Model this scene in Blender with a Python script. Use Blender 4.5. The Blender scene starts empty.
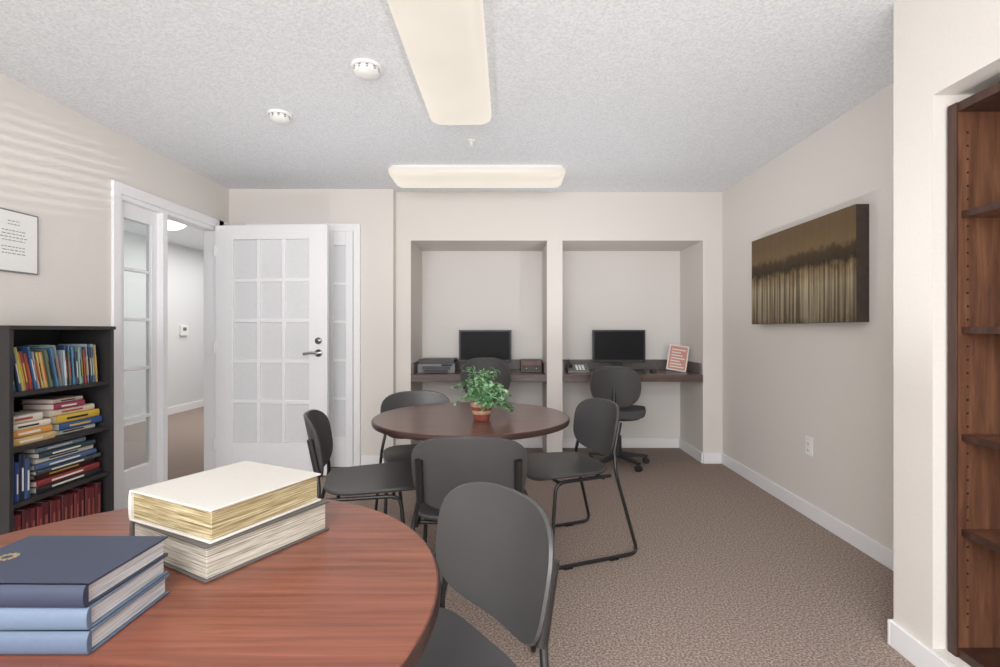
import bpy, math, random
from mathutils import Vector, Matrix
random.seed(7)
scene = bpy.context.scene
F = 500.0
H = 2.44

# ------------------------------------------------------------------ materials
def lin(c):
    def g(u):
        u /= 255.0
        return u/12.92 if u <= 0.04045 else ((u+0.055)/1.055)**2.4
    return (g(c[0]), g(c[1]), g(c[2]), 1.0)

def newmat(name):
    m = bpy.data.materials.new(name); m.use_nodes = True
    nt = m.node_tree
    b = nt.nodes['Principled BSDF']
    return m, nt, b

def N(nt, t, **kw):
    n = nt.nodes.new(t)
    for k, v in kw.items():
        if k in n.inputs: n.inputs[k].default_value = v
        else: setattr(n, k, v)
    return n

def coords(nt, scale=(1, 1, 1), rot=(0, 0, 0)):
    tc = nt.nodes.new('ShaderNodeTexCoord')
    mp = nt.nodes.new('ShaderNodeMapping')
    mp.inputs['Scale'].default_value = scale
    mp.inputs['Rotation'].default_value = rot
    nt.links.new(tc.outputs['Object'], mp.inputs['Vector'])
    return mp.outputs['Vector']

def ramp(nt, fac, stops):
    r = nt.nodes.new('ShaderNodeValToRGB')
    el = r.color_ramp.elements
    while len(el) < len(stops): el.new(0.5)
    for e, (p, c) in zip(el, stops):
        e.position = p; e.color = c
    nt.links.new(fac, r.inputs['Fac'])
    return r.outputs['Color']

def bump(nt, b, h, strength, dist):
    bn = N(nt, 'ShaderNodeBump', Strength=strength, Distance=dist)
    nt.links.new(h, bn.inputs['Height'])
    nt.links.new(bn.outputs['Normal'], b.inputs['Normal'])

def simple(name, c, rough=0.5, metal=0.0, spec=0.5, nscale=40, namt=0.06, bumpd=0.0, coat=0.0):
    m, nt, b = newmat(name)
    n = N(nt, 'ShaderNodeTexNoise', Scale=nscale, Detail=3.0)
    nt.links.new(coords(nt), n.inputs['Vector'])
    a = lin(c)
    lo = tuple(x*(1-namt) for x in a[:3])+(1,); hi = tuple(min(1, x*(1+namt)) for x in a[:3])+(1,)
    nt.links.new(ramp(nt, n.outputs['Fac'], [(0.3, lo), (0.7, hi)]), b.inputs['Base Color'])
    b.inputs['Roughness'].default_value = rough
    b.inputs['Metallic'].default_value = metal
    b.inputs['Specular IOR Level'].default_value = spec
    b.inputs['Coat Weight'].default_value = coat
    if bumpd: bump(nt, b, n.outputs['Fac'], 0.6, bumpd)
    return m

def wood(name, dark, mid, light, rough=0.3, scale=(3, 40, 40), coat=0.0, spec=0.5):
    m, nt, b = newmat(name)
    v = coords(nt, scale)
    n = N(nt, 'ShaderNodeTexNoise', Scale=1.0, Detail=6.0, Roughness=0.65, Distortion=0.6)
    nt.links.new(v, n.inputs['Vector'])
    nt.links.new(ramp(nt, n.outputs['Fac'], [(0.3, lin(dark)), (0.5, lin(mid)), (0.72, lin(light))]), b.inputs['Base Color'])
    b.inputs['Roughness'].default_value = rough
    b.inputs['Coat Weight'].default_value = coat
    b.inputs['Specular IOR Level'].default_value = spec
    bump(nt, b, n.outputs['Fac'], 0.15, 0.001)
    return m

M_wall = simple('wall_paint', (227, 222, 216), 0.85, nscale=90, namt=0.015, bumpd=0.0006, spec=0.2)
M_wall2 = simple('niche_paint', (234, 230, 226), 0.85, nscale=90, namt=0.015, bumpd=0.0006, spec=0.2)
M_hall = simple('hall_paint', (224, 225, 226), 0.85, nscale=90, namt=0.015, spec=0.2)
M_trim = simple('white_trim_paint', (243, 243, 245), 0.4, namt=0.01)

def ceiling_mat():
    m, nt, b = newmat('popcorn_ceiling')
    v = coords(nt)
    n = N(nt, 'ShaderNodeTexNoise', Scale=85.0, Detail=4.0, Roughness=0.6)
    nt.links.new(v, n.inputs['Vector'])
    nt.links.new(ramp(nt, n.outputs['Fac'], [(0.35, lin((222, 225, 229))), (0.62, lin((240, 243, 246)))]), b.inputs['Base Color'])
    b.inputs['Roughness'].default_value = 0.95
    b.inputs['Specular IOR Level'].default_value = 0.1
    bump(nt, b, n.outputs['Fac'], 0.55, 0.0065)
    return m
M_ceil = ceiling_mat()

def carpet_mat():
    m, nt, b = newmat('brown_carpet')
    v = coords(nt)
    n1 = N(nt, 'ShaderNodeTexNoise', Scale=120.0, Detail=3.0, Roughness=0.65)
    n2 = N(nt, 'ShaderNodeTexNoise', Scale=280.0, Detail=1.0)
    for n in (n1, n2): nt.links.new(v, n.inputs['Vector'])
    c1 = ramp(nt, n1.outputs['Fac'], [(0.36, lin((122, 106, 97))), (0.5, lin((156, 139, 129))), (0.64, lin((194, 180, 171)))])
    c2 = ramp(nt, n2.outputs['Fac'], [(0.35, (0.84, 0.83, 0.83, 1)), (0.65, (1.0, 1.0, 1.0, 1))])
    mx = nt.nodes.new('ShaderNodeMixRGB'); mx.blend_type = 'MULTIPLY'; mx.inputs['Fac'].default_value = 0.8
    nt.links.new(c1, mx.inputs['Color1']); nt.links.new(c2, mx.inputs['Color2'])
    nt.links.new(mx.outputs['Color'], b.inputs['Base Color'])
    b.inputs['Roughness'].default_value = 1.0
    b.inputs['Specular IOR Level'].default_value = 0.1
    bump(nt, b, n1.outputs['Fac'], 0.4, 0.0025)
    return m
M_carpet = carpet_mat()

M_table = wood('cherry_laminate', (96, 53, 40), (121, 70, 53), (142, 87, 68), 0.28, (2.2, 55, 30))
M_table2 = wood('dark_cherry_laminate', (80, 54, 50), (98, 67, 61), (116, 82, 75), 0.28, (2.2, 55, 30))
M_edge = simple('table_edge_dark', (58, 38, 34), 0.35)
M_black = simple('black_plastic', (48, 47, 48), 0.42, namt=0.08)
M_blackseat = simple('charcoal_plastic', (69, 68, 69), 0.4, namt=0.05, nscale=200)
M_frame = simple('black_metal_tube', (28, 28, 29), 0.35, spec=0.6)
M_fabric = simple('grey_chair_fabric', (84, 84, 86), 0.9, namt=0.25, nscale=250, bumpd=0.001)
M_screen = simple('dark_screen', (30, 31, 34), 0.5, spec=0.15)
M_bcase = simple('black_bookcase', (42, 40, 41), 0.5)
M_wbook = wood('walnut_shelf', (76, 50, 38), (102, 68, 50), (128, 90, 66), 0.4, (30, 30, 2.5))
M_wdark = wood('walnut_edge', (48, 31, 26), (66, 43, 34), (86, 58, 46), 0.4, (30, 30, 2.5))
M_desk = wood('desk_laminate', (70, 56, 52), (94, 76, 70), (126, 106, 98), 0.28, (3, 30, 30))
M_deskbk = simple('desk_back_edge', (106, 100, 98), 0.4, namt=0.2)
M_chrome = simple('chrome', (190, 190, 190), 0.2, metal=1.0, namt=0.01)
M_white = simple('white_plastic', (240, 240, 238), 0.4, namt=0.01)
M_grey = simple('grey_plastic', (120, 120, 122), 0.45)
M_ink = simple('print_ink', (130, 130, 134), 0.7)
M_leafpot = simple('terracotta_pot', (132, 66, 52), 0.7, namt=0.3)
M_rim = simple('pot_rim', (170, 140, 116), 0.7, namt=0.25)

def leaf_mat():
    m, nt, b = newmat('ivy_leaf')
    n = N(nt, 'ShaderNodeTexNoise', Scale=35.0, Detail=2.0)
    nt.links.new(coords(nt), n.inputs['Vector'])
    nt.links.new(ramp(nt, n.outputs['Fac'], [(0.3, lin((56, 96, 58))), (0.48, lin((100, 148, 96))), (0.64, lin((172, 204, 168)))]), b.inputs['Base Color'])
    b.inputs['Roughness'].default_value = 0.5
    return m
M_leaf = leaf_mat()

def col_mat():
    m, nt, b = newmat('book_covers')
    a = nt.nodes.new('ShaderNodeAttribute'); a.attribute_name = 'Col'
    n = N(nt, 'ShaderNodeTexNoise', Scale=220.0, Detail=2.0)
    nt.links.new(coords(nt), n.inputs['Vector'])
    mx = nt.nodes.new('ShaderNodeMixRGB'); mx.blend_type = 'MULTIPLY'; mx.inputs['Fac'].default_value = 0.25
    nt.links.new(a.outputs['Color'], mx.inputs['Color1'])
    nt.links.new(ramp(nt, n.outputs['Fac'], [(0.35, (0.8, 0.8, 0.8, 1)), (0.65, (1, 1, 1, 1))]), mx.inputs['Color2'])
    nt.links.new(mx.outputs['Color'], b.inputs['Base Color'])
    b.inputs['Roughness'].default_value = 0.5
    return m
M_col = col_mat()

def pages_mat(name, c0, c1, c2):
    m, nt, b = newmat(name)
    n = N(nt, 'ShaderNodeTexNoise', Scale=1.0, Detail=3.0, Roughness=0.7)
    nt.links.new(coords(nt, (9, 9, 420)), n.inputs['Vector'])
    nt.links.new(ramp(nt, n.outputs['Fac'], [(0.3, lin(c0)), (0.5, lin(c1)), (0.7, lin(c2))]), b.inputs['Base Color'])
    b.inputs['Roughness'].default_value = 0.6
    bump(nt, b, n.outputs['Fac'], 0.5, 0.001)
    return m
M_gilt = pages_mat('gilt_pages', (88, 76, 50), (156, 140, 102), (208, 198, 172))
M_pages = pages_mat('pages_white', (140, 142, 146), (184, 185, 188), (214, 214, 214))
M_pages2 = pages_mat('pages_cream', (108, 100, 88), (168, 162, 150), (208, 203, 192))

def emis(name, c, s, base=(240, 232, 218)):
    m, nt, b = newmat(name)
    n = N(nt, 'ShaderNodeTexNoise', Scale=3.0, Detail=1.0)
    nt.links.new(coords(nt), n.inputs['Vector'])
    b.inputs['Base Color'].default_value = lin(base)
    lo = tuple(x*0.94 for x in lin(c)[:3])+(1,)
    nt.links.new(ramp(nt, n.outputs['Fac'], [(0.3, lo), (0.7, lin(c))]), b.inputs['Emission Color'])
    b.inputs['Emission Strength'].default_value = s
    b.inputs['Roughness'].default_value = 0.4
    return m
M_lens = emis('light_diffuser', (255, 245, 230), 0.72, base=(120, 116, 110))
M_halllamp = emis('hall_lamp_glass', (255, 244, 214), 2.0)

def glass_mat():
    m = bpy.data.materials.new('door_glass'); m.use_nodes = True
    nt = m.node_tree
    for n in list(nt.nodes):
        if n.type != 'OUTPUT_MATERIAL': nt.nodes.remove(n)
    out = [n for n in nt.nodes if n.type == 'OUTPUT_MATERIAL'][0]
    t = nt.nodes.new('ShaderNodeBsdfTransparent'); t.inputs['Color'].default_value = (0.93, 0.95, 0.95, 1)
    g = nt.nodes.new('ShaderNodeBsdfGlossy'); g.inputs['Roughness'].default_value = 0.03
    mx = nt.nodes.new('ShaderNodeMixShader'); mx.inputs['Fac'].default_value = 0.12
    nt.links.new(t.outputs[0], mx.inputs[1]); nt.links.new(g.outputs[0], mx.inputs[2])
    nt.links.new(mx.outputs[0], out.inputs['Surface'])
    return m
M_glass = glass_mat()
M_glass2 = simple('frosted_glass', (228, 229, 231), 0.15, namt=0.02)

# ------------------------------------------------------------------ mesh builder
class MB:
    def __init__(s): s.v = []; s.f = []; s.m = []; s.c = []; s.mats = []
    def add(s, vs, fs, mat, M=None, col=(1, 1, 1)):
        o = len(s.v)
        if mat not in s.mats: s.mats.append(mat)
        k = s.mats.index(mat)
        for p in vs:
            p = Vector(p)
            s.v.append(M @ p if M is not None else p)
        for f in fs:
            s.f.append([i+o for i in f]); s.m.append(k); s.c.append(col)
    def box(s, x0, x1, y0, y1, z0, z1, mat, M=None, col=(1, 1, 1)):
        vs = [(x, y, z) for z in (z0, z1) for y in (y0, y1) for x in (x0, x1)]
        fs = [(0, 2, 3, 1), (4, 5, 7, 6), (0, 1, 5, 4), (2, 6, 7, 3), (0, 4, 6, 2), (1, 3, 7, 5)]
        s.add(vs, fs, mat, M, col)
    def cyl(s, p0, p1, r0, r1, mat, n=20, M=None):
        p0 = Vector(p0); p1 = Vector(p1); d = (p1-p0).normalized()
        a = d.orthogonal().normalized(); b = d.cross(a)
        vs = []
        for p, r in ((p0, r0), (p1, r1)):
            for i in range(n):
                t = 2*math.pi*i/n
                vs.append(p+(a*math.cos(t)+b*math.sin(t))*r)
        fs = [(i, (i+1) % n, n+(i+1) % n, n+i) for i in range(n)]
        fs.append(tuple(reversed(range(n)))); fs.append(tuple(range(n, 2*n)))
        s.add(vs, fs, mat, M)
    def lathe(s, prof, mat, n=32, M=None):
        vs = []; fs = []
        for r, z in prof:
            for i in range(n):
                t = 2*math.pi*i/n
                vs.append((r*math.cos(t), r*math.sin(t), z))
        for j in range(len(prof)-1):
            for i in range(n):
                fs.append((j*n+i, j*n+(i+1) % n, (j+1)*n+(i+1) % n, (j+1)*n+i))
        fs.append(tuple(reversed(range(n))))
        fs.append(tuple(range((len(prof)-1)*n, len(prof)*n)))
        s.add(vs, fs, mat, M)
    def loft(s, loops, mat, M=None, col=(1, 1, 1)):
        n = len(loops[0]); vs = [p for l in loops for p in l]; fs = []
        for j in range(len(loops)-1):
            for i in range(n):
                fs.append((j*n+i, j*n+(i+1) % n, (j+1)*n+(i+1) % n, (j+1)*n+i))
        fs.append(tuple(reversed(range(n)))); fs.append(tuple(range((len(loops)-1)*n, len(loops)*n)))
        s.add(vs, fs, mat, M, col)
    def tube(s, pts, r, mat, n=10, M=None, fillet=0.04):
        pts = [Vector(p) for p in pts]
        P = [pts[0]]
        for i in range(1, len(pts)-1):
            a, b, c = pts[i-1], pts[i], pts[i+1]
            l = min(fillet, (a-b).length*0.45, (c-b).length*0.45)
            s0 = b+(a-b).normalized()*l; s1 = b+(c-b).normalized()*l
            for k in range(6):
                t = k/5
                P.append(s0*(1-t)**2+b*2*t*(1-t)+s1*t*t)
        P.append(pts[-1])
        loops = []
        nrm = (P[1]-P[0]).normalized().orthogonal().normalized()
        for i, p in enumerate(P):
            if i == 0: d = P[1]-P[0]
            elif i == len(P)-1: d = P[-1]-P[-2]
            else: d = (P[i+1]-P[i]).normalized()+(P[i]-P[i-1]).normalized()
            d.normalize()
            nrm = (nrm-d*nrm.dot(d)).normalized()
            b = d.cross(nrm)
            loops.append([p+(nrm*math.cos(2*math.pi*k/n)+b*math.sin(2*math.pi*k/n))*r for k in range(n)])
        s.loft(loops, mat, M)
    def shell(s, outline, fn, th, dirv, mat, M=None, rings=7):
        n = len(outline); dirv = Vector(dirv)
        vs = []; fs = []
        def layer(sg, sc_list):
            idx = []
            for sc in sc_list:
                row = []
                for (x, y) in outline:
                    k = sc
                    row.append(len(vs)); vs.append(Vector(fn(x*k, y*k))+dirv*sg*th/2)
                idx.append(row)
            return idx
        scs = [0.04]+[i/rings for i in range(1, rings)]+[0.975]
        A = layer(1, scs); 
        mid = []
        for (x, y) in outline:
            mid.append(len(vs)); vs.append(Vector(fn(x, y)))
        B = layer(-1, scs)
        for L, fl in ((A, False), (B, True)):
            f = tuple(L[0]); fs.append(f if not fl else tuple(reversed(f)))
            for j in range(len(L)-1):
                for i in range(n):
                    q = (L[j][i], L[j][(i+1) % n], L[j+1][(i+1) % n], L[j+1][i])
                    fs.append(tuple(reversed(q)) if not fl else q)
        for i in range(n):
            j = (i+1) % n
            fs.append((A[-1][j], A[-1][i], mid[i], mid[j]))
            fs.append((mid[j], mid[i], B[-1][i], B[-1][j]))
        s.add(vs, fs, mat, M)
    def obj(s, name, bevel=0.0, smooth=True, loc=None, rotz=0.0, ang=35, seg=2):
        me = bpy.data.meshes.new(name)
        me.from_pydata([tuple(v) for v in s.v], [], s.f)
        for m in s.mats: me.materials.append(m)
        me.polygons.foreach_set('material_index', s.m)
        ca = me.color_attributes.new('Col', 'FLOAT_COLOR', 'CORNER')
        arr = []
        for p, c in zip(me.polygons, s.c):
            for _ in p.loop_indices: arr += [c[0], c[1], c[2], 1.0]
        ca.data.foreach_set('color', arr)
        me.update()
        import bmesh
        bm = bmesh.new(); bm.from_mesh(me)
        bmesh.ops.recalc_face_normals(bm, faces=bm.faces)
        bm.to_mesh(me); bm.free()
        if smooth:
            me.polygons.foreach_set('use_smooth', [True]*len(me.polygons))
            me.set_sharp_from_angle(angle=math.radians(ang))
        o = bpy.data.objects.new(name, me)
        scene.collection.objects.link(o)
        if loc: o.location = loc
        o.rotation_euler = (0, 0, rotz)
        if bevel:
            b = o.modifiers.new('bevel', 'BEVEL'); b.width = bevel; b.segments = seg
            b.limit_method = 'ANGLE'; b.angle_limit = math.radians(50)
        return o

def superel(a, b, e, n=40, taper=0.0):
    out = []
    for i in range(n):
        t = 2*math.pi*i/n
        c, s_ = math.cos(t), math.sin(t)
        x = a*math.copysign(abs(c)**(2/e), c); y = b*math.copysign(abs(s_)**(2/e), s_)
        x *= 1+taper*(y/b)
        out.append((x, y))
    return out

def rrect(hx, hy, r, n=5):
    pts = []
    for cx, cy, a0 in ((hx-r, hy-r, 0), (-hx+r, hy-r, 90), (-hx+r, -hy+r, 180), (hx-r, -hy+r, 270)):
        for k in range(n+1):
            a = math.radians(a0+90*k/n)
            pts.append((cx+r*math.cos(a), cy+r*math.sin(a)))
    return pts

def single_box(name, x0, x1, y0, y1, z0, z1, mat, bevel=0):
    b = MB(); b.box(x0, x1, y0, y1, z0, z1, mat); return b.obj(name, bevel, smooth=False)

# ------------------------------------------------------------------ room
XL, XR, YB, YBL, YN = -2.454, 1.93, 4.5, 4.4, 5.1
XC = 1.465
YR = -2.2
HX, HY = -4.8, 9.0
single_box('floor', HX-0.1, XR+0.1, YR-0.1, HY+0.1, -0.1, 0, M_carpet)
single_box('ceiling', HX-0.1, XR+0.1, YR-0.1, HY+0.1, H, H+0.1, M_ceil)

# left wall with doorway
b = MB()
DY0, DY1, DZ = 3.15, 4.22, 2.06
b.box(XL-0.1, XL, YR, DY0, 0, H, M_wall)
b.box(XL-0.1, XL, DY0, DY1, DZ, H, M_wall)
b.box(XL-0.1, XL, DY1, YBL, 0, H, M_wall)
b.obj('wall_left', smooth=False)
single_box('wall_hall_inner', XL-0.1, XL, YBL, HY, 0, H, M_hall)
single_box('wall_hall_left', HX-0.1, HX, YR, HY, 0, H, M_hall)
single_box('wall_hall_end', HX, XL-0.1, HY, HY+0.1, 0, H, M_hall)
single_box('wall_hall_near', HX, XL-0.1, 1.0, 1.1, 0, H, M_hall)
single_box('baseboard_hall', HX, HX+0.015, 1.1, HY, 0, 0.1, M_trim)

# back wall with two niches
NX = [(-0.875, 0.35), (0.49, 1.755)]
NZ = 2.005
b = MB()
b.box(XL, -1.01, YBL, YN+0.1, 0, H, M_wall)
b.obj('wall_back_left', smooth=False)
b = MB()
b.box(-1.01, NX[0][0], YB, YN, 0, H, M_wall)
b.box(NX[0][1], NX[1][0], YB, YN, 0, H, M_wall)
b.box(NX[1][1], XR+0.1, YB, YN, 0, H, M_wall)
for a, c in NX: b.box(a, c, YB, YN, NZ, H, M_wall)
b.box(-1.01, XR+0.1, YN, YN+0.1, 0, H, M_wall2)
b.obj('wall_back', smooth=False)
# right wall
b = MB()
b.box(XR, XR+0.1, 1.9, YB, 0, H, M_wall)
b.obj('wall_right', smooth=False)
OY0, OY1, OZ0, OZ1 = 0.80, 1.725, 0.10, 2.01
b = MB()
b.box(XC, XR+0.1, OY1, 1.9, 0, H, M_wall)
b.box(XC, XR+0.1, OY0, OY1, OZ1, H, M_wall)
b.box(XC, XR+0.1, OY0, OY1, 0, OZ0, M_wall)
b.box(1.86, XR+0.1, OY0, OY1, OZ0, OZ1, M_wall)
b.box(XC, XR+0.1, YR, OY0, 0, H, M_wall)
b.obj('wall_right_column', smooth=False)
# rear wall with window opening (behind the camera)
b = MB()
b.box(XL-0.1, -1.9, YR-0.1, YR, 0, H, M_wall)
b.box(1.1, XR+0.1, YR-0.1, YR, 0, H, M_wall)
b.box(-1.9, 1.1, YR-0.1, YR, 0, 0.6, M_wall)
b.box(-1.9, 1.1, YR-0.1, YR, 2.2, H, M_wall)
b.obj('wall_rear', smooth=False)
b = MB()
b.box(-1.95, 1.15, YR, YR+0.02, 0.53, 0.6, M_trim); b.box(-1.95, 1.15, YR, YR+0.02, 2.2, 2.27, M_trim)
for x in (-1.95, -0.92, 0.26, 1.1): b.box(x, x+0.06, YR-0.05, YR+0.02, 0.6, 2.2, M_trim)
b.obj('window_1', smooth=False)
b = MB()
z = 0.63
while z < 2.17:
    b.box(-1.89, 1.09, -0.024, 0.024, -0.001, 0.001, M_white, Matrix.Translation((0, YR-0.075, z)) @ Matrix.Rotation(math.radians(-30), 4, 'X'))
    z += 0.048
b.box(-1.89, 1.09, YR-0.095, YR-0.055, 2.165, 2.2, M_white)
b.obj('window_blinds', smooth=False)

# baseboards
BH, BT = 0.095, 0.014
def bb(name, segs):
    b = MB()
    for x0, x1, y0, y1 in segs:
        b.box(x0, x1, y0, y1, 0, BH, M_trim)
    b.obj(name, 0.003, smooth=False)
bb('baseboard_right', [(XR-BT, XR, 1.9, YB)])
bb('baseboard_back', [(NX[1][1]+0.001, XR-BT, YB-BT, YB), (NX[0][1], NX[1][0], YB-BT, YB), (-1.01, NX[0][0], YB-BT, YB),
    (NX[0][0]+BT, NX[0][1], YN-BT, YN), (NX[1][0], NX[1][1]-BT, YN-BT, YN), (NX[0][0], NX[0][0]+BT, YB, YN), (NX[1][1]-BT, NX[1][1], YB, YN)])
bb('baseboard_back_left', [(-1.29, -1.01, YBL-BT, YBL), (XL, -2.3, YBL-BT, YBL)])
bb('baseboard_column', [(XC-BT, XC, YR, 1.9), (XC-BT, XR-BT, 1.9, 1.9+BT)])
bb('baseboard_left', [(XL, XL+BT, YR, DY0-0.06)])

# ---- french doors
def french(b, W, Ht, cols, rows, glass, M, t=0.04, st=0.115, top=0.12, bot=0.25, mun=0.022):
    b.box(0, st, -t/2, t/2, 0, Ht, M_trim, M); b.box(W-st, W, -t/2, t/2, 0, Ht, M_trim, M)
    b.box(st, W-st, -t/2, t/2, 0, bot, M_trim, M); b.box(st, W-st, -t/2, t/2, Ht-top, Ht, M_trim, M)
    gw = (W-2*st); gh = Ht-top-bot
    for i in range(1, cols):
        x = st+gw*i/cols; b.box(x-mun/2, x+mun/2, -t*0.4, t*0.4, bot, Ht-top, M_trim, M)
    for j in range(1, rows):
        z = bot+gh*j/rows; b.box(st, W-st, -t*0.38, t*0.38, z-mun/2, z+mun/2, M_trim, M)
    b.box(st, W-st, -0.003, 0.003, bot, Ht-top, glass, M)

def basis(ex, ey, ez, o):
    return Matrix(((ex[0], ey[0], ez[0], o[0]), (ex[1], ey[1], ez[1], o[1]), (ex[2], ey[2], ez[2], o[2]), (0, 0, 0, 1)))

# open door leaf
hx, hy = -2.43, 4.17; ex_, ey_ = -1.475, 4.10
Wd = math.hypot(ex_-hx, ey_-hy); an = math.atan2(ey_-hy, ex_-hx)
b = MB()
Md = Matrix.Translation((hx, hy, 0.012)) @ Matrix.Rotation(an, 4, 'Z')
french(b, Wd, 2.055, 3, 5, M_glass2, Md, st=0.155, top=0.12, bot=0.26, mun=0.03)
b.cyl((Wd-0.07, -0.02, 1.0), (Wd-0.07, -0.032, 1.0), 0.034, 0.031, M_chrome, M=Md)
b.cyl((Wd-0.07, -0.03, 1.0), (Wd-0.07, -0.065, 1.0), 0.012, 0.012, M_chrome, M=Md)
b.tube([(Wd-0.066, -0.062, 1.0), (Wd-0.12, -0.064, 1.004), (Wd-0.185, -0.058, 0.993)], 0.0115, M_chrome, M=Md)
b.cyl((Wd-0.07, -0.02, 1.1), (Wd-0.07, -0.038, 1.1), 0.03, 0.027, M_chrome, M=Md)
b.cyl((Wd-0.07, -0.036, 1.1), (Wd-0.07, -0.05, 1.1), 0.015, 0.015, M_chrome, M=Md)
for z in (0.2, 1.0, 1.8): b.cyl((0.0, -0.025, z), (0.0, -0.025, z+0.09), 0.008, 0.008, M_white, n=10, M=Md)
b.obj('door_1', 0.004, ang=30)

# sidelight in left wall
b = MB()
Ms = basis((0, 1, 0), (-1, 0, 0), (0, 0, 1), (XL-0.05, DY0+0.03, 0.0))
french(b, 0.36, DZ-0.03, 1, 5, M_glass, Ms, st=0.055, top=0.1, bot=0.28)
b.obj('sidelight_window', 0.003, smooth=False)
# trim for left doorway
b = MB()
CT = 0.018
b.box(XL, XL+CT, DY0-0.06, DY0, 0, DZ+0.07, M_trim)
b.box(XL, XL+CT, DY1, DY1+0.07, 0, DZ+0.07, M_trim)
b.box(XL, XL+CT, DY0, YBL-0.02, DZ, DZ+0.07, M_trim)
b.box(XL-0.1, XL+0.005, DY0, DY0+0.03, 0, DZ, M_trim)
b.box(XL-0.1, XL+0.005, DY1-0.025, DY1, 0, DZ, M_trim)
b.box(XL-0.1, XL+0.005, DY0+0.03, DY1-0.025, DZ-0.03, DZ, M_trim)
b.box(XL-0.1, XL+0.012, DY0+0.39, DY0+0.44, 0, DZ-0.03, M_trim)
b.obj('trim_1', 0.003, smooth=False)

# door and sidelight on the back wall
b = MB()
Mb = Matrix.Translation((-2.22, YBL-0.021, 0.005))
french(b, 0.62, 2.055, 2, 5, M_glass2, Mb, st=0.1, top=0.12, bot=0.26)
b.obj('door_2', 0.003, smooth=False)
b = MB()
Mb = Matrix.Translation((-1.585, YBL-0.021, 0.005))
french(b, 0.23, 2.055, 1, 5, M_glass2, Mb, st=0.062, top=0.12, bot=0.26)
b.obj('door_sidelight', 0.003, smooth=False)
b = MB()
b.box(-2.29, -2.225, YBL-0.03, YBL, 0, 2.13, M_trim)
b.box(-1.352, -1.295, YBL-0.03, YBL, 0, 2.13, M_trim)
b.box(-2.225, -1.352, YBL-0.03, YBL, 2.062, 2.13, M_trim)
b.box(-1.60, -1.586, YBL-0.05, YBL, 0, 2.06, M_trim)
b.obj('trim_2', 0.003, smooth=False)

# hall lamp, thermostat
b = MB()
b.lathe([(0.17, 0), (0.17, -0.02), (0.15, -0.05), (0.10, -0.085), (0.03, -0.10)], M_halllamp, M=Matrix.Translation((-3.85, 5.69, H)))
b.lathe([(0.18, 0), (0.18, -0.018), (0.172, -0.018), (0.172, 0)], M_chrome, M=Matrix.Translation((-3.85, 5.69, H)))
b.obj('hall_ceiling_lamp')
b = MB()
b.box(HX, HX+0.03, 7.30, 7.46, 1.12, 1.27, M_white); b.box(HX+0.03, HX+0.033, 7.34, 7.42, 1.19, 1.24, M_grey)
b.obj('thermostat', 0.004)

# ------------------------------------------------------------------ ceiling items
def fixture(name, cx, cy, hx_, hy_):
    b = MB()
    def lp(ix, z): return [(cx+x, cy+y, z) for x, y in rrect(hx_-ix, hy_-ix, max(0.01, 0.045-ix*0.3))]
    b.loft([lp(0.012, H), lp(0.012, H-0.02)], M_white)
    b.loft([lp(0.0, H-0.02), lp(0.0, H-0.05), lp(0.008, H-0.068), lp(0.03, H-0.085), lp(0.07, H-0.095), lp(0.12, H-0.1)], M_lens)
    b.obj(name)
fixture('fluorescent_ceiling_light', -0.265, 2.215, 0.172, 0.63)
fixture('fluorescent_ceiling_light', -0.235, 3.92, 0.67, 0.175)

def detector(cx, cy, r):
    b = MB()
    M = Matrix.Translation((cx, cy, H))
    b.lathe([(r, 0), (r, -0.012), (r*0.97, -0.014)], M_white, M=M)
    b.lathe([(r*0.8, -0.014), (r*0.8, -0.018), (r*0.85, -0.022), (r*0.82, -0.034), (r*0.6, -0.044), (r*0.25, -0.047)], M_white, M=M)
    for i in range(10):
        t = i*math.pi/5
        b.box(r*0.76, r*0.84, -0.006, 0.006, -0.03, -0.012, M_ink, M @ Matrix.Rotation(t, 4, 'Z'))
    b.obj('smoke_detector')
detector(-0.665, 2.35, 0.07)
detector(-1.31, 2.87, 0.066)
b = MB()
M = Matrix.Translation((-0.24, 3.28, H))
b.lathe([(0.035, 0), (0.033, -0.006), (0.012, -0.01), (0.009, -0.03), (0.018, -0.032), (0.018, -0.035)], M_white, M=M, n=20)
b.obj('fire_sprinkler')

# ------------------------------------------------------------------ tables
def round_table(name, cx, cy, R, mtop, z=0.74):
    b = MB()
    b.lathe([(R-0.012, z-0.03), (R-0.003, z-0.028), (R, z-0.02), (R, z-0.008), (R-0.004, z-0.002)], M_edge, n=96)
    b.lathe([(R-0.004, z-0.004), (R-0.008, z)], mtop, n=96)
    b.lathe([(0.06, 0.10), (0.06, 0.64), (0.14, z-0.03)], M_frame, n=24)
    b.lathe([(0.30, z-0.045), (0.30, z-0.03)], M_frame, n=32)
    b.lathe([(0.085, 0.04), (0.085, 0.10), (0.06, 0.12)], M_frame, n=24)
    for i in range(4):
        M = Matrix.Rotation(math.pi/4+i*math.pi/2, 4, 'Z')
        l0 = [(0.05, -0.032, 0.03), (0.05, 0.032, 0.03), (0.05, 0.032, 0.10), (0.05, -0.032, 0.10)]
        l1 = [(0.29, -0.022, 0.02), (0.29, 0.022, 0.02), (0.29, 0.022, 0.045), (0.29, -0.022, 0.045)]
        b.loft([l0, l1], M_frame, M=M)
        b.cyl((0.26, 0, 0), (0.26, 0, 0.03), 0.018, 0.014, M_frame, n=12, M=M)
    return b.obj(name, loc=(cx, cy, 0))
round_table('round_table', -0.67, 0.845, 0.552, M_table)
round_table('round_table', -0.194, 2.69, 0.522, M_table2)

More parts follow.
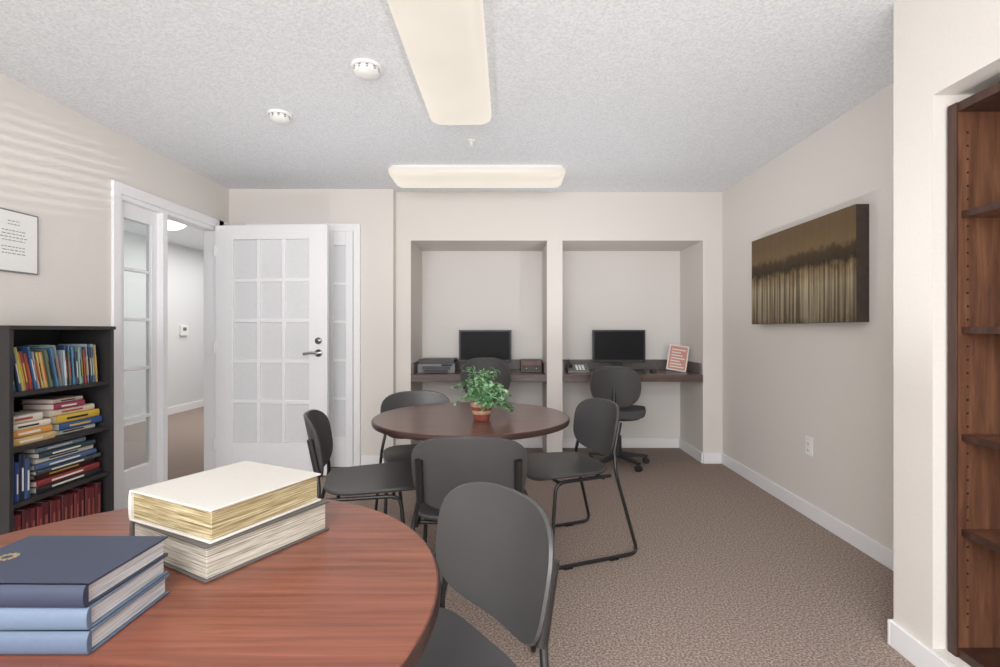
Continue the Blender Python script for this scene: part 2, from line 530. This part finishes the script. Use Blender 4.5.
# ------------------------------------------------------------------ stacking chairs
def stack_chair(x, y, f):
    b = MB()
    so = superel(0.235, 0.225, 4.0, 44, taper=0.05)
    def sf(u, v):
        z = 0.445+0.25*u*u
        if v > 0.12: z -= (v-0.12)**2*1.8
        if v < -0.1: z += (v+0.1)**2*1.4
        z += 0.02*(v)
        return (u, v, z)
    b.shell(so, sf, 0.018, (0, 0, 1), M_blackseat)
    bo = superel(0.225, 0.15, 3.2, 48, taper=0.05)
    def by(u, z): return -0.255-0.20*(z-0.505)+1.25*u*u
    b.shell(bo, lambda u, v: (u, by(u, 0.65+v), 0.65+v), 0.016, (0, 1, 0.1), M_blackseat)
    for s in (-1, 1):
        xx = 0.19
        b.tube([(s*xx, by(xx, 0.70)-0.017, 0.70), (s*xx, by(xx, 0.56)-0.017, 0.56), (s*0.218, -0.225, 0.45), (s*0.245, -0.345, 0.012), (s*0.245, 0.17, 0.012), (s*0.225, 0.13, 0.43), (s*0.21, -0.2, 0.43)],
               0.0095, M_frame, fillet=0.05)
        b.tube([(s*xx, by(xx, 0.705)-0.018, 0.705), (s*xx, by(xx, 0.535)-0.018, 0.535)], 0.0155, M_frame, n=12)
        for yy in (-0.22, 0.05): b.box(s*0.245-0.012, s*0.245+0.012, yy, yy+0.05, 0.0, 0.012, M_frame)
    b.tube([(-0.222, -0.15, 0.425), (0.222, -0.15, 0.425)], 0.009, M_frame)
    b.tube([(-0.222, 0.10, 0.422), (0.222, 0.10, 0.422)], 0.009, M_frame)
    return b.obj('stacking_chair', ang=40, loc=(x, y, 0), rotz=math.atan2(-f[0], f[1]))
stack_chair(-0.232, 1.062, (-0.79, -0.61))
stack_chair(-0.150, 2.17, (0.0, 1.0))
stack_chair(0.28, 2.77, (-0.92, -0.36))
stack_chair(-0.68, 2.51, (0.97, 0.24))
stack_chair(-0.51, 3.0, (0.34, -0.94))

# ------------------------------------------------------------------ office chairs
def office_chair(x, y, f, zb):
    b = MB()
    bo = superel(0.215, 0.18, 2.6, 44, taper=0.05)
    b.shell(bo, lambda u, v: (u, -0.24-0.12*(v+0.2)+0.9*u*u, zb+v), 0.05, (0, 1, 0), M_fabric)
    bo2 = superel(0.20, 0.165, 2.6, 44, taper=0.05)
    b.shell(bo2, lambda u, v: (u, -0.275-0.12*(v+0.2)+0.9*u*u, zb+v), 0.02, (0, 1, 0), M_blackseat)
    so = superel(0.235, 0.225, 3.0, 44)
    b.shell(so, lambda u, v: (u, v, 0.475-0.2*max(0, v-0.1)**2+0.1*u*u), 0.065, (0, 0, 1), M_fabric)
    b.lathe([(0.19, 0.42), (0.20, 0.445)], M_black)
    b.tube([(0, 0.0, 0.425), (0, -0.27, 0.42), (0, -0.31, 0.52), (0, -0.29, zb)], 0.018, M_black, fillet=0.08)
    b.cyl((0, 0, 0.09), (0, 0, 0.26), 0.027, 0.027, M_black)
    b.cyl((0, 0, 0.25), (0, 0, 0.43), 0.016, 0.016, M_chrome)
    b.lathe([(0.045, 0.07), (0.05, 0.10), (0.03, 0.13)], M_black)
    for i in range(5):
        M = Matrix.Rotation(0.5+i*2*math.pi/5, 4, 'Z')
        l0 = [(0.02, -0.028, 0.075), (0.02, 0.028, 0.075), (0.02, 0.022, 0.12), (0.02, -0.022, 0.12)]
        l1 = [(0.27, -0.018, 0.06), (0.27, 0.018, 0.06), (0.27, 0.014, 0.08), (0.27, -0.014, 0.08)]
        b.loft([l0, l1], M_black, M=M)
        b.cyl((0.26, 0, 0.04), (0.26, 0, 0.065), 0.008, 0.008, M_black, n=8, M=M)
        for s in (-1, 1):
            b.cyl((0.26, s*0.008, 0.027), (0.26, s*0.026, 0.027), 0.027, 0.024, M_black, n=16, M=M)
    b.obj('office_chair', ang=40, loc=(x, y, 0), rotz=math.atan2(-f[0], f[1]))
office_chair(0.985, 4.46, (0.33, 0.94), 0.72)
office_chair(-0.19, 4.50, (0.0, 1.0), 0.79)

# ------------------------------------------------------------------ desks and equipment
DT = 0.80
for a, c in NX:
    b = MB()
    b.box(a+0.002, c-0.002, YB-0.01, YN-0.002, DT-0.065, DT, M_desk)
    b.box(a+0.002, c-0.002, YN-0.022, YN-0.002, DT, DT+0.10, M_deskbk)
    b.box(a+0.002, a+0.02, YB+0.03, YN-0.022, DT, DT+0.10, M_deskbk)
    b.box(c-0.02, c-0.002, YB+0.03, YN-0.022, DT, DT+0.10, M_deskbk)
    b.obj('built_in_desk', 0.003, smooth=False)

def monitor(cx, y):
    b = MB()
    b.box(cx-0.26, cx+0.26, y, y+0.03, 0.88, 1.2, M_black)
    b.box(cx-0.243, cx+0.243, y-0.002, y, 0.907, 1.185, M_screen)
    b.box(cx-0.12, cx+0.12, y+0.03, y+0.055, 0.95, 1.12, M_black)
    b.box(cx-0.03, cx+0.03, y+0.03, y+0.045, 0.81, 0.96, M_black)
    b.lathe([(0.12, 0.0), (0.12, 0.008), (0.05, 0.016)], M_black, M=Matrix.Translation((cx, y+0.01, DT+0.0005)))
    b.box(cx+0.21, cx+0.225, y-0.003, y, 0.894, 0.899, M_grey)
    b.obj('computer_monitor', 0.004)
monitor(-0.225, 4.93)
monitor(1.095, 4.93)
def keyboard(cx, y):
    b = MB()
    b.box(cx-0.22, cx+0.22, y, y+0.14, DT+0.0005, DT+0.018, M_black)
    for r in range(5):
        for k in range(15):
            x = cx-0.208+k*0.028
            b.box(x, x+0.024, y+0.01+r*0.025, y+0.031+r*0.025, DT+0.018, DT+0.024, M_frame)
    b.obj('keyboard', smooth=False)
keyboard(1.05, 4.62)
keyboard(-0.2, 4.62)
b = MB()
b.lathe([(0.03, 0), (0.03, 0.012), (0.022, 0.026), (0.008, 0.032)], M_black, n=20, M=Matrix.Translation((1.36, 4.68, DT+0.0005)) @ Matrix.Scale(1.6, 4, (0, 1, 0)))
b.obj('computer_mouse')
# printer
b = MB()
b.box(-0.845, -0.495, 4.66, 4.98, DT+0.0005, DT+0.085, M_grey)
b.box(-0.835, -0.505, 4.68, 4.97, DT+0.085, DT+0.125, M_black)
b.box(-0.78, -0.56, 4.60, 4.66, DT+0.015, DT+0.025, M_black)
b.box(-0.80, -0.54, 4.655, 4.66, DT+0.03, DT+0.06, M_black)
b.box(-0.62, -0.52, 4.652, 4.66, DT+0.065, DT+0.08, M_screen)
b.obj('printer', 0.006)
# wooden box organiser
b = MB()
b.box(0.12, 0.32, 4.72, 4.88, DT+0.0005, DT+0.12, M_wdark)
b.box(0.13, 0.22, 4.712, 4.72, DT+0.02, DT+0.055, M_black); b.box(0.225, 0.31, 4.712, 4.72, DT+0.02, DT+0.055, M_black)
b.box(0.13, 0.31, 4.712, 4.72, DT+0.065, DT+0.105, M_wbook)
for x in (0.175, 0.267): b.cyl((x, 4.712, DT+0.038), (x, 4.70, DT+0.038), 0.006, 0.006, M_chrome, n=10)
b.obj('wooden_desk_organizer', 0.003)
# desk phone
b = MB()
M = Matrix.Translation((0.66, 4.74, DT+0.0005))
b.loft([[(-0.1, -0.09, 0), (0.1, -0.09, 0), (0.1, 0.09, 0), (-0.1, 0.09, 0)], [(-0.1, -0.09, 0.02), (0.1, -0.09, 0.02), (0.1, 0.09, 0.075), (-0.1, 0.09, 0.075)]], M_grey, M=M)
b.tube([(-0.075, -0.09, 0.06), (-0.075, -0.06, 0.075), (-0.075, 0.06, 0.1), (-0.075, 0.09, 0.1)], 0.018, M_black, M=M)
for r in range(4):
    for k in range(3):
        b.box(-0.02+k*0.03, 0.0+k*0.03, -0.07+r*0.03, -0.05+r*0.03, 0.026+r*0.0088, 0.036+r*0.0095, M_white, M=M)
b.obj('desk_telephone', 0.003)
# leaning sign frame
b = MB()
R0 = Matrix.Translation((1.585, 4.72, DT+0.001)) @ Matrix.Rotation(-0.25, 4, 'Z')
M = Matrix.Translation((0, 0, 0.016)) @ R0 @ Matrix.Rotation(-0.3, 4, 'X') @ Matrix.Rotation(0.16, 4, 'Y')
red = (0.60, 0.28, 0.22)
b.box(-0.09, 0.09, 0, 0.008, 0.0, 0.25, M_col, M, col=(0.80, 0.77, 0.72))
b.box(-0.078, 0.078, -0.001, 0, 0.012, 0.238, M_col, M, col=red)
for i in range(7):
    z = 0.03+i*0.028
    b.box(-0.062, 0.062-0.02*(i % 3), -0.002, -0.001, z, z+0.011, M_col, M, col=(0.80, 0.74, 0.68))
b.box(-0.02, 0.02, 0.008, 0.012, 0.02, 0.2, M_col, M, col=(0.2, 0.2, 0.2))
b.box(-0.09, 0.09, -0.01, 0.11, 0, 0.006, M_col, R0, col=(0.2, 0.2, 0.2))
b.obj('sign_holder', smooth=False)

# ------------------------------------------------------------------ plant
b = MB()
b.lathe([(0.038, 0), (0.05, 0.045), (0.056, 0.075), (0.056, 0.085), (0.048, 0.085), (0.044, 0.07)], M_leafpot, n=28)
b.lathe([(0.0575, 0.068), (0.060, 0.07), (0.060, 0.088), (0.0565, 0.09)], M_rim, n=28)
b.lathe([(0.047, 0.03), (0.0505, 0.035), (0.0525, 0.045), (0.051, 0.05)], M_rim, n=28)
def leaf(b, p, d, s, up):
    d = d.normalized(); side = d.cross(up).normalized(); nn = side.cross(d).normalized()
    o = [(0, 0), (0.18, 0.42), (0.45, 0.36), (0.6, 0.5), (0.75, 0.25), (1, 0), (0.75, -0.25), (0.6, -0.5), (0.45, -0.36), (0.18, -0.42)]
    vs = [p+d*s*a+side*s*c*0.9+nn*s*(abs(c)*0.3-0.25*a*a) for a, c in o]
    mid = p+d*s*0.5-nn*s*0.06
    vs.append(mid); k = len(o)
    b.add(vs, [(i, (i+1) % k, k) for i in range(k)], M_leaf)
for i in range(58):
    t = random.uniform(0, 2*math.pi); R_ = random.uniform(0.05, 0.165); top = random.uniform(0.12, 0.26)
    if R_ > 0.10: top = random.uniform(0.05, 0.2)
    base = Vector((0.02*math.cos(t), 0.02*math.sin(t), 0.08))
    mid = Vector((R_*0.6*math.cos(t), R_*0.6*math.sin(t), top+0.02))
    end = Vector((R_*math.cos(t), R_*math.sin(t), top*0.8 if R_ > 0.1 else top))
    b.tube([base, mid, end], 0.0015, M_leaf, n=5, fillet=0.04)
    for k in range(6):
        u = 0.3+0.7*k/5
        p = base*(1-u)**2+mid*2*u*(1-u)+end*u*u
        d = Vector((math.cos(t+random.uniform(-1.3, 1.3)), math.sin(t+random.uniform(-1.3, 1.3)), random.uniform(-0.5, 0.6)))
        leaf(b, p, d, random.uniform(0.026, 0.044), Vector((0.1, 0.1, 1)))
o = b.obj('potted_ivy', loc=(-0.135, 2.57, 0.7405))

# ------------------------------------------------------------------ books
def book(b, M, w, h, t, col, mat=M_col, pmat=M_col, pcol=(0.7, 0.66, 0.58), ct=0.003, ov=0.004, label=None):
    b.box(0, w, 0, h, 0, ct, mat, M, col); b.box(0, w, 0, h, t-ct, t, mat, M, col)
    n = 6; l0 = []; 
    for k in range(n+1):
        a = math.pi*k/n-math.pi/2
        l0.append((-0.004*math.cos(a)*1.5, t/2+math.sin(a)*t/2))
    ring = l0+[(0.004, t), (0.004, 0)]
    b.loft([[(x, 0, z) for x, z in ring], [(x, h, z) for x, z in ring]], mat, M, col)
    b.box(0.003, w-ov, ov, h-ov, ct, t-ct, pmat, M, pcol)
    if label is not None:
        b.box(-0.0066, -0.003, h*0.2, h*0.7, t*0.36, t*0.64, mat, M, label)

z0 = 0.7405
def place_book(name, fc, au, z, Lu, Lv, t, col, pmat, ct=0.004):
    b = MB()
    u = Vector((math.cos(au), math.sin(au), 0)); v = Vector((-u.y, u.x, 0))
    o = Vector((fc[0], fc[1], 0))+v*Lv
    M = basis(-v, u, (0, 0, 1), (o.x, o.y, z))
    book(b, M, Lv, Lu, t, col, pmat=pmat, ct=ct, ov=0.006)
    return b.obj(name, 0.0012)
place_book('reference_book', (-0.548, 0.905), math.radians(61), z0, 0.282, 0.266, 0.066, lin((84, 80, 78))[:3], M_pages2, 0.004)
place_book('reference_book', (-0.545, 0.916), math.radians(64), z0+0.0665, 0.262, 0.262, 0.063, lin((202, 198, 191))[:3], M_gilt, 0.004)

def blue(fx, fy, z, col, rot, t=0.0325, emblem=False):
    b = MB()
    R = Matrix.Translation((fx, fy, z)) @ Matrix.Rotation(rot, 4, 'Z')
    M = R @ basis((0, 1, 0), (-1, 0, 0), (0, 0, 1), (0, 0, 0))
    book(b, M, 0.168, 0.245, t, lin(col)[:3], pmat=M_pages, ct=0.003, ov=0.005)
    if emblem:
        # small gilt crest: ring of short strokes near the off-frame corner
        for k in range(12):
            a = k*2*math.pi/12
            b.box(0.007, 0.015, -0.0022, 0.0022, t, t+0.0005, M_col, M @ Matrix.Translation((0.085, 0.2, 0)) @ Matrix.Rotation(a, 4, 'Z'), lin((140, 126, 94))[:3])
    b.obj('blue_book', 0.001)
blue(-0.592, 0.708, z0, (84, 98, 118), 0.0)
blue(-0.595, 0.711, z0+0.033, (94, 110, 130), 0.01)
blue(-0.597, 0.708, z0+0.066, (46, 54, 74), -0.01, emblem=True)

# ------------------------------------------------------------------ black bookcase (left)
BX0, BX1, BY0, BY1, BZ = XL+0.016, -2.155, 2.16, 2.735, 1.202
b = MB()
b.box(BX0, BX1, BY0, BY0+0.02, 0, BZ, M_bcase); b.box(BX0, BX1, BY1-0.02, BY1, 0, BZ, M_bcase)
b.box(BX0, BX1+0.006, BY0-0.006, BY1+0.006, BZ, BZ+0.018, M_bcase)
b.box(BX0, BX0+0.008, BY0+0.02, BY1-0.02, 0, BZ, M_bcase)
shelves = [0.925, 0.68, 0.435, 0.19]
for z in shelves: b.box(BX0+0.008, BX1-0.008, BY0+0.02, BY1-0.02, z-0.02, z, M_bcase)
b.box(BX1-0.03, BX1-0.012, BY0+0.02, BY1-0.02, 0, 0.17, M_bcase)
b.obj('bookcase', 0.001, smooth=False)

pal = [(50, 84, 124), (180, 172, 100), (70, 100, 130), (70, 110, 140), (205, 200, 188), (44, 48, 60), (120, 145, 130), (186, 148, 96), (56, 64, 88), (126, 156, 170), (40, 62, 92), (140, 60, 54), (84, 96, 80), (150, 160, 170)]
b = MB()
y = BY0+0.06
zs = shelves[0]+0.0005
xf = BX1-0.03
while y < BY1-0.07:
    t = random.uniform(0.006, 0.018); h = random.uniform(0.165, 0.205)
    lean = 0.2 if y < BY0+0.3 else 0.08
    M = basis((-1, 0, 0), (0, 0, 1), (0, 1, 0), (xf-random.uniform(0, 0.02), y, zs))
    M = Matrix.Translation((0, y, zs)) @ Matrix.Rotation(lean, 4, 'X') @ Matrix.Translation((0, -y, -zs)) @ M
    book(b, M, 0.135, h, t, lin(random.choice(pal))[:3], ct=0.001, ov=0.002, label=lin(random.choice([(225, 220, 205), (210, 185, 80), (30, 30, 30), (200, 90, 60)]))[:3])
    y += t+0.0015
def flat_stack(y0, zs, items, xf):
    z = zs
    for (t, L, col, lab) in items:
        yy = y0+random.uniform(-0.012, 0.012)
        M = basis((-1, 0, 0), (0, 1, 0), (0, 0, 1), (xf-random.uniform(0, 0.025), yy, z))
        book(b, M, 0.16, L, t, lin(col)[:3], label=lin(lab)[:3])
        z += t+0.0006
W_ = (220, 218, 210); K_ = (30, 30, 35); Y_ = (205, 175, 80)
flat_stack(BY0+0.035, shelves[1]+0.0005, [(0.035, 0.22, (196, 164, 110), W_), (0.034, 0.21, (204, 146, 76), W_), (0.028, 0.2, (218, 206, 186), K_), (0.034, 0.17, (210, 206, 196), (180, 70, 50))], xf)
flat_stack(BY0+0.28, shelves[1]+0.0005, [(0.024, 0.24, (218, 212, 202), K_), (0.034, 0.25, (48, 80, 134), Y_), (0.038, 0.25, (208, 174, 66), K_), (0.03, 0.245, (218, 202, 178), (170, 60, 54)), (0.03, 0.17, (150, 56, 84), W_), (0.02, 0.16, (190, 170, 160), K_)], xf-0.01)
flat_stack(BY0+0.165, shelves[2]+0.0005, [(0.03, 0.36, (38, 36, 40), W_), (0.03, 0.35, (128, 44, 46), W_), (0.026, 0.33, (60, 30, 34), Y_), (0.022, 0.36, (60, 64, 70), W_), (0.026, 0.34, (70, 94, 130), W_), (0.024, 0.32, (214, 208, 198), K_), (0.026, 0.31, (40, 60, 70), W_), (0.022, 0.27, (120, 135, 150), W_)], xf)
y = BY0+0.025
for k in range(4):
    t = random.uniform(0.02, 0.028)
    M = basis((-1, 0, 0), (0, 0, 1), (0, 1, 0), (xf, y, shelves[2]+0.0005))
    book(b, M, 0.15, random.uniform(0.17, 0.21), t, lin([(30, 50, 100), (40, 66, 130), (24, 34, 60), (50, 76, 116)][k])[:3], label=lin(W_)[:3]); y += t+0.001
y = BY0+0.025
k = 0
while y < BY1-0.06:
    t = [0.033, 0.028, 0.036][k % 3]
    M = basis((-1, 0, 0), (0, 0, 1), (0, 1, 0), (xf-0.004*(k % 2), y, shelves[3]+0.0005))
    book(b, M, 0.17, [0.19, 0.185, 0.195][k % 3], t, lin([(92, 28, 36), (104, 34, 40), (78, 26, 34)][k % 3])[:3], label=lin((140, 80, 66))[:3]); y += t+0.001; k += 1
b.obj('shelf_books', smooth=False)

# ------------------------------------------------------------------ walnut bookcase (right, recessed)
b = MB()
x0, x1 = 1.512, 1.845
yb0, yb1 = OY0+0.01, OY1-0.012
zb0, zb1 = OZ0+0.001, 1.965
b.box(x0, x1, yb1-0.03, yb1, zb0, zb1, M_wbook); b.box(x0, x1, yb0, yb0+0.03, zb0, zb1, M_wbook)
b.box(x0-0.006, x0, yb1-0.034, yb1, zb0, zb1, M_wdark); b.box(x0-0.006, x0, yb0, yb0+0.034, zb0, zb1, M_wdark)
b.box(x0, x1, yb0+0.03, yb1-0.03, zb1-0.03, zb1, M_wdark)
b.box(x1-0.01, x1, yb0+0.03, yb1-0.03, zb0, zb1, M_wbook)
b.box(x0, x1, yb0+0.03, yb1-0.03, zb0, zb0+0.03, M_wdark)
for z in (1.60, 1.21, 0.85, 0.53):
    b.box(x0+0.02, x1-0.01, yb0+0.03, yb1-0.03, z-0.022, z, M_wbook)
    b.box(x0+0.014, x0+0.02, yb0+0.03, yb1-0.03, z-0.022, z, M_wdark)
z = 0.2
while z < 1.9:
    for xx in (x0+0.035, x1-0.06):
        b.cyl((xx, yb1-0.0302, z), (xx, yb1-0.031, z), 0.004, 0.004, M_frame, n=8)
    z += 0.045
b.obj('walnut_bookcase', 0.001, smooth=False)

# ------------------------------------------------------------------ painting
def painting_mat():
    m, nt, bs = newmat('field_painting')
    tc = nt.nodes.new('ShaderNodeTexCoord')
    sep = nt.nodes.new('ShaderNodeSeparateXYZ'); nt.links.new(tc.outputs['Object'], sep.inputs[0])
    mr = N(nt, 'ShaderNodeMapRange'); mr.inputs['From Min'].default_value = -0.315; mr.inputs['From Max'].default_value = 0.315
    nt.links.new(sep.outputs['Z'], mr.inputs['Value'])
    nn = N(nt, 'ShaderNodeTexNoise', Scale=1.0, Detail=6.0, Roughness=0.75)
    nt.links.new(coords(nt, (10, 14, 12)), nn.inputs['Vector'])
    ma = N(nt, 'ShaderNodeMath', operation='MULTIPLY_ADD'); ma.inputs[1].default_value = 0.26
    nt.links.new(nn.outputs['Fac'], ma.inputs[0]); nt.links.new(mr.outputs[0], ma.inputs[2])
    base = ramp(nt, ma.outputs[0], [(0.05, lin((68, 60, 50))), (0.2, lin((122, 111, 92))), (0.5, lin((148, 136, 112))), (0.63, lin((124, 105, 76))), (0.70, lin((60, 49, 38))), (0.80, lin((76, 61, 43))), (0.86, lin((116, 96, 68))), (1.0, lin((106, 87, 62)))])
    st = N(nt, 'ShaderNodeTexNoise', Scale=1.0, Detail=2.0, Roughness=0.6)
    nt.links.new(coords(nt, (5, 48, 1.0)), st.inputs['Vector'])
    stc = ramp(nt, st.outputs['Fac'], [(0.40, (0.48, 0.45, 0.40, 1)), (0.50, (0.92, 0.91, 0.88, 1)), (0.62, (1.5, 1.5, 1.5, 1))])
    mask = ramp(nt, mr.outputs[0], [(0.5, (1, 1, 1, 1)), (0.62, (0.08, 0.08, 0.08, 1))])
    mx = nt.nodes.new('ShaderNodeMixRGB'); mx.blend_type = 'MULTIPLY'
    nt.links.new(mask, mx.inputs['Fac']); nt.links.new(base, mx.inputs['Color1']); nt.links.new(stc, mx.inputs['Color2'])
    nt.links.new(mx.outputs['Color'], bs.inputs['Base Color'])
    bs.inputs['Roughness'].default_value = 0.6
    bs.inputs['Specular IOR Level'].default_value = 0.2
    return m
M_paint = painting_mat()
M_pside = simple('canvas_side', (66, 55, 48), 0.6, namt=0.2)
b = MB()
b.box(-0.035, 0.034, -0.57, 0.57, -0.315, 0.315, M_pside)
b.box(-0.038, -0.035, -0.57, 0.57, -0.315, 0.315, M_paint)
o = b.obj('wall_painting', smooth=False, loc=(1.895, 3.24, 1.558))

# framed notice on left wall
b = MB()
fy0, fy1, fz0, fz1 = 2.30, 2.60, 1.485, 1.79
b.box(XL, XL+0.012, fy0, fy1, fz0, fz1, M_grey)
b.box(XL+0.012, XL+0.013, fy0+0.007, fy1-0.007, fz0+0.007, fz1-0.007, M_white)
for i in range(11):
    if i in (2, 7): continue
    z = fz1-0.055-i*0.016
    ww = 0.03 if i < 2 else random.uniform(0.055, 0.07)
    yy = 2.47-ww
    while yy < 2.47+ww:
        l = random.uniform(0.008, 0.02)
        b.box(XL+0.013, XL+0.0132, yy, min(yy+l, 2.47+ww), z, z+0.004, M_ink)
        yy += l+0.005
b.obj('framed_notice', smooth=False)

# outlet
b = MB()
b.box(XR-0.006, XR, 3.165, 3.235, 0.40, 0.515, M_white)
for z in (0.43, 0.472):
    b.box(XR-0.009, XR-0.006, 3.183, 3.217, z-0.014, z+0.014, M_white)
    b.box(XR-0.0095, XR-0.009, 3.191, 3.194, z-0.006, z+0.006, M_frame); b.box(XR-0.0095, XR-0.009, 3.206, 3.209, z-0.006, z+0.006, M_frame)
b.obj('wall_outlet', 0.001, smooth=False)

# ------------------------------------------------------------------ lights
def area(name, loc, rot, sx, sy, e, c):
    l = bpy.data.lights.new(name, 'AREA'); l.shape = 'RECTANGLE'; l.size = sx; l.size_y = sy; l.energy = e; l.color = c
    o = bpy.data.objects.new(name, l); o.location = loc; o.rotation_euler = rot; scene.collection.objects.link(o)
area('window_daylight', (-0.4, YR+0.05, 1.4), (math.radians(100), 0, 0), 2.9, 1.55, 138, (0.985, 0.99, 1.0))
area('rear_fill_area', (-0.3, -0.8, H-0.03), (0, 0, 0), 1.2, 1.2, 58, (1.0, 0.985, 0.96))  # added fill light behind the camera, no fixture stands there
area('hall_fill_area', (-3.7, 6.6, H-0.03), (0, 0, 0), 1.2, 3.0, 46, (1.0, 0.98, 0.95))  # added fill for the closed hall, separate from its visible lamp
def fill_spot(name, loc, e):  # added sourceless spots aimed up, standing in for bounce light on the ceiling
    l = bpy.data.lights.new(name, 'SPOT'); l.energy = e; l.spot_size = math.radians(176); l.spot_blend = 1.0
    l.shadow_soft_size = 0.0; l.color = (0.985, 0.99, 1.0)
    o = bpy.data.objects.new(name, l); o.location = loc; o.rotation_euler = (math.pi, 0, 0); scene.collection.objects.link(o)
fill_spot('bounce_fill_spot', (-0.9, 0.2, 1.0), 20)
fill_spot('bounce_fill_spot', (-1.1, 3.0, 0.9), 24)
fill_spot('bounce_fill_spot', (0.7, 1.7, 0.9), 22)
fill_spot('bounce_fill_spot', (0.7, 3.6, 0.9), 27)
fill_spot('bounce_fill_spot', (-3.7, 6.0, 0.9), 17)
# sunlight glinting through the blinds onto the upper left wall
tgt = Vector((XL, 2.6, 2.08)); wp = Vector((-0.35, YR-0.07, 1.5))
d = (tgt-wp).normalized()
l = bpy.data.lights.new('reflected_sun', 'SPOT'); l.energy = 21000; l.spot_size = math.radians(0.95); l.spot_blend = 0.8
l.shadow_soft_size = 0.07; l.color = (1.0, 0.98, 0.94)
o = bpy.data.objects.new('reflected_sun', l); o.location = wp-d*30; o.rotation_euler = d.to_track_quat('-Z', 'Y').to_euler(); scene.collection.objects.link(o)

w = bpy.data.worlds.new('World'); scene.world = w; w.use_nodes = True
bg = w.node_tree.nodes['Background']; bg.inputs['Color'].default_value = (0.85, 0.92, 1.0, 1); bg.inputs['Strength'].default_value = 1.2
scene.view_settings.view_transform = 'Standard'
scene.view_settings.look = 'None'

# ------------------------------------------------------------------ camera
cam = bpy.data.cameras.new('Camera'); cam.lens = 18.0; cam.sensor_width = 36.0
cam.shift_x = -0.008; cam.shift_y = -0.0035; cam.clip_start = 0.02
co = bpy.data.objects.new('Camera', cam); co.location = (0, 0, 1.2); co.rotation_euler = (math.radians(90), 0, 0)
scene.collection.objects.link(co); scene.camera = co
